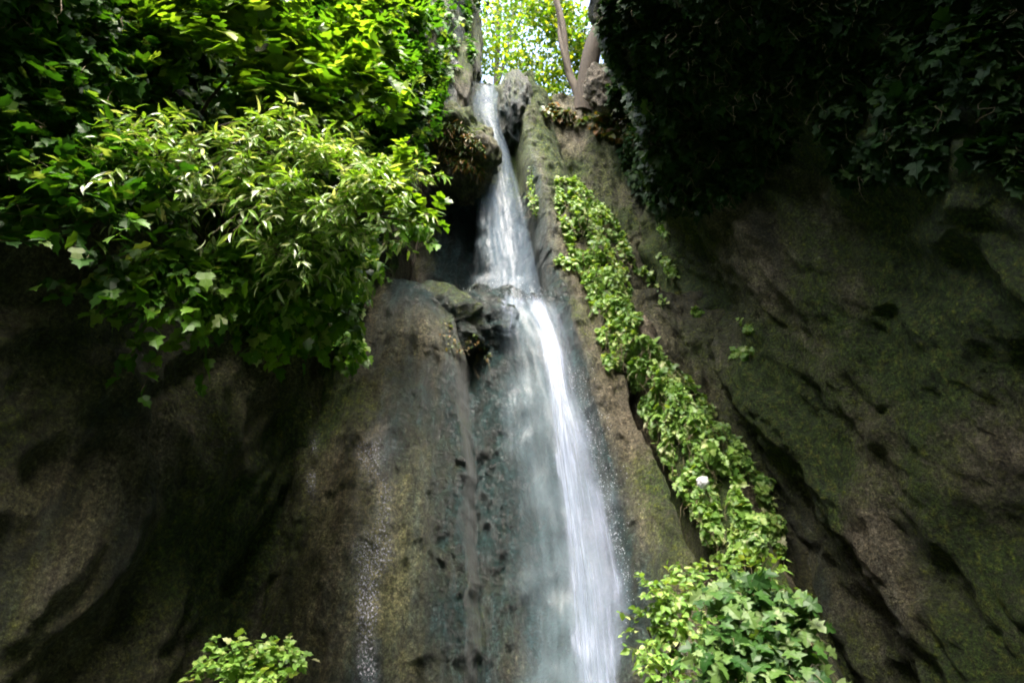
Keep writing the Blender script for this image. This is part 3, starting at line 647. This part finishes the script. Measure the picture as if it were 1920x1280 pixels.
creeper('creeper', 'small tuft of creeper on the brown slab left of the upper patch', [(1045, 485, 12), (1068, 492, 12), (1062, 505, 7)], 150, 'lobed', LEAF_CREEP, 0.09, 50, seed=31)
creeper('moss_plant', 'column of little leafy tufts on the dark rock just right of the upper fall', [(998, 320, 9), (1002, 350, 10), (1000, 375, 8), (1008, 405, 6)], 200, 'ovate', LEAF_CREEP, 0.07, 0, seed=41, cat='plant')
tufts = [((1245, 435), 'tuft of leaves on the shaded wall above the other wall tufts', [(1240, 430, 6), (1250, 445, 8)]),
         ((1210, 505), 'pale tuft of leaves nearest the creeper on the shaded wall', [(1203, 502, 8), (1218, 520, 8), (1235, 545, 9), (1243, 570, 7)]),
         ((1250, 490), 'taller leafy tuft beside a dark hole in the shaded wall', [(1240, 482, 10), (1256, 500, 10), (1262, 522, 9)]),
         ((1315, 590), 'thin line of leaves trailing down the middle of the right wall', [(1303, 582, 6), (1315, 592, 7), (1326, 606, 6)]),
         ((1400, 615), 'faint leaf tuft far up the right wall near the edge', [(1390, 605, 6), (1408, 620, 7)]),
         ((1400, 665), 'low strip of leaves on the right wall near the photo edge', [(1375, 665, 5), (1405, 662, 6)]),
         ((1430, 905), 'small leafy plant on the right wall beside the lower creeper', [(1425, 900, 8), (1442, 910, 10)])]
for i, (_, lb, stp) in enumerate(tufts):
    creeper('wall_plant', lb, stp, 90 if i != 2 else 130, 'lobed', LEAF_CREEP, 0.085, 12, seed=51+i, cat='plant', thick=0.15, group='tufts growing on the shaded right wall')
creeper('fern', 'rusty and green ferns covering the bulging rock beside the upper fall', [(830, 235, 30), (860, 270, 42), (875, 305, 38), (895, 325, 16)], 900, 'lance', FERN, 0.15, 120, seed=71, cat='fern')
creeper('fern', 'green tufts low on the dark ledge rock under the cave', [(850, 600, 30), (870, 650, 40), (905, 670, 20)], 160, 'ovate', FERN, 0.05, 0, seed=73, cat='fern', thick=0.06)
creeper('shade_ivy', 'ivy with leaf colour darkened for deep shade, covering the overhanging wall at the top right', [(1190, 20, 60), (1235, 120, 100), (1235, 230, 90), (1250, 330, 75), (1280, 400, 50)], 6000, 'lobed', LEAF_DARK, 0.17, 60, seed=75, cat='ivy', thick=0.5)
creeper('shade_ivy', 'ivy with shade put into its leaf colour, on the upper right wall, right of the overhang above the falls', [(1420, -20, 140), (1420, 120, 140), (1400, 250, 120), (1370, 330, 60), (1350, 380, 25)], 5500, 'lobed', LEAF_DARK, 0.15, 40, seed=76, cat='ivy', thick=0.4)
creeper('shade_ivy', 'ivy with leaves coloured dark as shade, on the overhanging wall at the far right', [(1700, -20, 190), (1720, 150, 190), (1740, 350, 180)], 5000, 'lobed', LEAF_DARK, 0.16, 0, seed=78, cat='ivy', thick=0.4)
creeper('wall_ivy', 'ivy cloaking the left wall behind the fig leaves', [(690, 0, 180), (680, 150, 170), (640, 300, 150), (580, 450, 130), (570, 600, 110), (560, 660, 80)], 9000, 'lobed', LEAF_DEEP, 0.16, 150, seed=79, cat='ivy', thick=0.55)
creeper('wall_ivy', 'ivy covering the left wall at the far left, beside the fig leaves', [(230, 0, 250), (230, 200, 250), (230, 420, 250)], 9000, 'lobed', LEAF_DEEP, 0.15, 0, seed=80, cat='ivy', thick=0.5)
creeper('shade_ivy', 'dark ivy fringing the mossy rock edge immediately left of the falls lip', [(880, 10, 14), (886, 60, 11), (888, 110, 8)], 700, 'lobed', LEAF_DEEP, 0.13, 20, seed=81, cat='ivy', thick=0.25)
creeper('root_ivy', 'brown and green plants draped under the leaning tree at the top of the wall', [(1030, 205, 16), (1060, 222, 30), (1095, 225, 38), (1140, 235, 40), (1175, 265, 30)], 1600, 'lobed', FERN, 0.12, 60, seed=77, cat='plant', thick=0.3)

# bottom corners
shrub('fig_bush', 'leafy fig bush with drooping lobed leaves in the bottom right corner', 'shrub', P(1480, 1400, 6.6),
      [C(1390, 1130, 6.4, 0.30, 0.3, 0.22, 40), C(1400, 1210, 6.2, 0.34, 0.3, 0.25, 42), C(1340, 1270, 6.2, 0.35, 0.3, 0.25, 36), C(1460, 1180, 6.2, 0.3, 0.3, 0.35, 36), C(1440, 1270, 6.0, 0.3, 0.3, 0.3, 30)],
      'fig', LEAF_BUSH, 0.115, n_obj=230, per=5, twl=0.28, droop=0.6, facing=(-0.2, -0.6, 0.6), jit=0.8)
shrub('leafy_bush', 'small leaved bush at the foot of the ridge between the falls and the fig bush', 'shrub', P(1260, 1420, 7.6),
      [C(1250, 1120, 7.5, 0.34, 0.3, 0.2, 34), C(1215, 1180, 7.5, 0.16, 0.25, 0.28, 22), C(1280, 1180, 7.3, 0.35, 0.3, 0.28, 40), C(1240, 1260, 7.2, 0.25, 0.3, 0.25, 26), C(1330, 1085, 7.6, 0.35, 0.3, 0.16, 30), C(1410, 1080, 7.4, 0.3, 0.3, 0.16, 22)],
      'ovate', LEAF_CREEP, 0.085, n_obj=200, per=7, twl=0.24, jit=0.8)
shrub('leafy_bush', 'bright yellow green bush in the bottom left corner against the slab', 'shrub', P(440, 1340, 8.0),
      [C(500, 1240, 7.6, 0.30, 0.25, 0.16, 36), C(545, 1225, 7.7, 0.16, 0.2, 0.10, 14), C(500, 1290, 7.4, 0.3, 0.3, 0.15, 26), C(430, 1260, 7.3, 0.4, 0.3, 0.3, 34)],
      'lobed', LEAF_CREEP, 0.085, n_obj=120, per=6, twl=0.2, jit=0.7)

# ------------------------------------------------------------------ trees above the lip
def tree(label, foot, limbs, crowns, mat, size, per, r0, name='tree', group='trees behind the waterfall lip'):
    root = empty(name, foot); tag(root, label, 'tree', group)
    fb = np.array(foot)
    for i, (tip, r1) in enumerate(limbs):
        p = wiggle(fb, tip, 12, 0.03); me = tube_mesh('trunk', [(p-fb, np.linspace(r0 if i == 0 else r0*0.7, r1, 12))], 10); me.materials.append(BARK)
        link('trunk' if i == 0 else 'limb', me, None, root)
    P_, T_, N_, S_ = [], [], [], []
    for c, r, k in crowns:
        nc = max(4, k//60)
        for q in range(nc):
            d = rng.normal(size=3); d /= np.linalg.norm(d); cc = np.array(c)+d*np.array(r)*rng.uniform(0.2, 1)
            for j in range(k//nc):
                P_.append(cc + rng.normal(size=3)*np.array([0.42, 0.42, 0.28])); T_.append(rng.normal(size=3)+np.array([0, 0, -0.4])); N_.append(rng.normal(size=3)*0.6+np.array([0, -0.3, 0.9])); S_.append(size*rng.uniform(.6, 1.3))
    P_, T_, N_, S_ = map(np.array, (P_, T_, N_, S_))
    me = leaves_mesh('crown', 'lobed', P_-fb, frames(T_, N_), S_); me.materials.append(mat)
    tag(link('crown', me, None, root), kind='stuff'); return root
tree('slim tree leaning up from behind the lip, thin trunk dark against bright leaves', P(1088, 205, 13.4), [(P(1040, -30, 13.0), 0.07), (P(1010, -80, 13.2), 0.03)],
     [(P(1040, 30, 14.5), (1.3, 1.0, 1.5), 2000), (P(1085, 90, 14.5), (0.7, 0.8, 1.0), 1100)], LEAF_SKY, 0.15, 1, 0.16)
tree('thick brown leaning trunk at the left edge of the dark wall', P(1092, 215, 12.6), [(P(1150, -60, 11.6), 0.22), (P(1220, 20, 11.4), 0.1)],
     [(P(1180, -60, 11.0), (1.2, 0.8, 0.8), 300)], LEAF_DARK, 0.15, 1, 0.34, name='leaning_tree', group=None)
tree('leafy tree directly behind the top of the falls with white sky showing through', P(930, 165, 19), [(P(925, -60, 18), 0.08), (P(980, -40, 18), 0.05)],
     [(P(920, 90, 17), (1.3, 1.2, 1.6), 900), (P(960, 10, 17), (1.6, 1.2, 1.6), 1400), (P(985, 130, 16), (1.0, 1.0, 0.9), 600)], LEAF_SKY, 0.16, 1, 0.14)
tree('yellow green tree low behind the saddle right of the lip', P(1030, 220, 15.5), [(P(1035, 120, 15.5), 0.04)],
     [(P(1035, 150, 15.0), (0.9, 0.8, 0.7), 800), (P(1060, 180, 14.5), (0.6, 0.6, 0.5), 400)], LEAF_SKY, 0.14, 1, 0.08)
tree('dark tree hanging over the top of the tan pillar', P(780, 60, 13.5), [(P(800, -80, 12.5), 0.1), (P(870, -50, 12.0), 0.05)],
     [(P(830, -10, 12.0), (1.1, 0.8, 0.9), 700), (P(870, 20, 12.6), (0.5, 0.5, 0.6), 260)], LEAF_DARK, 0.16, 1, 0.16)
print('tris', sum(len(o.data.polygons) for o in bpy.data.objects if o.type == 'MESH'), 'objects', len(bpy.data.objects))
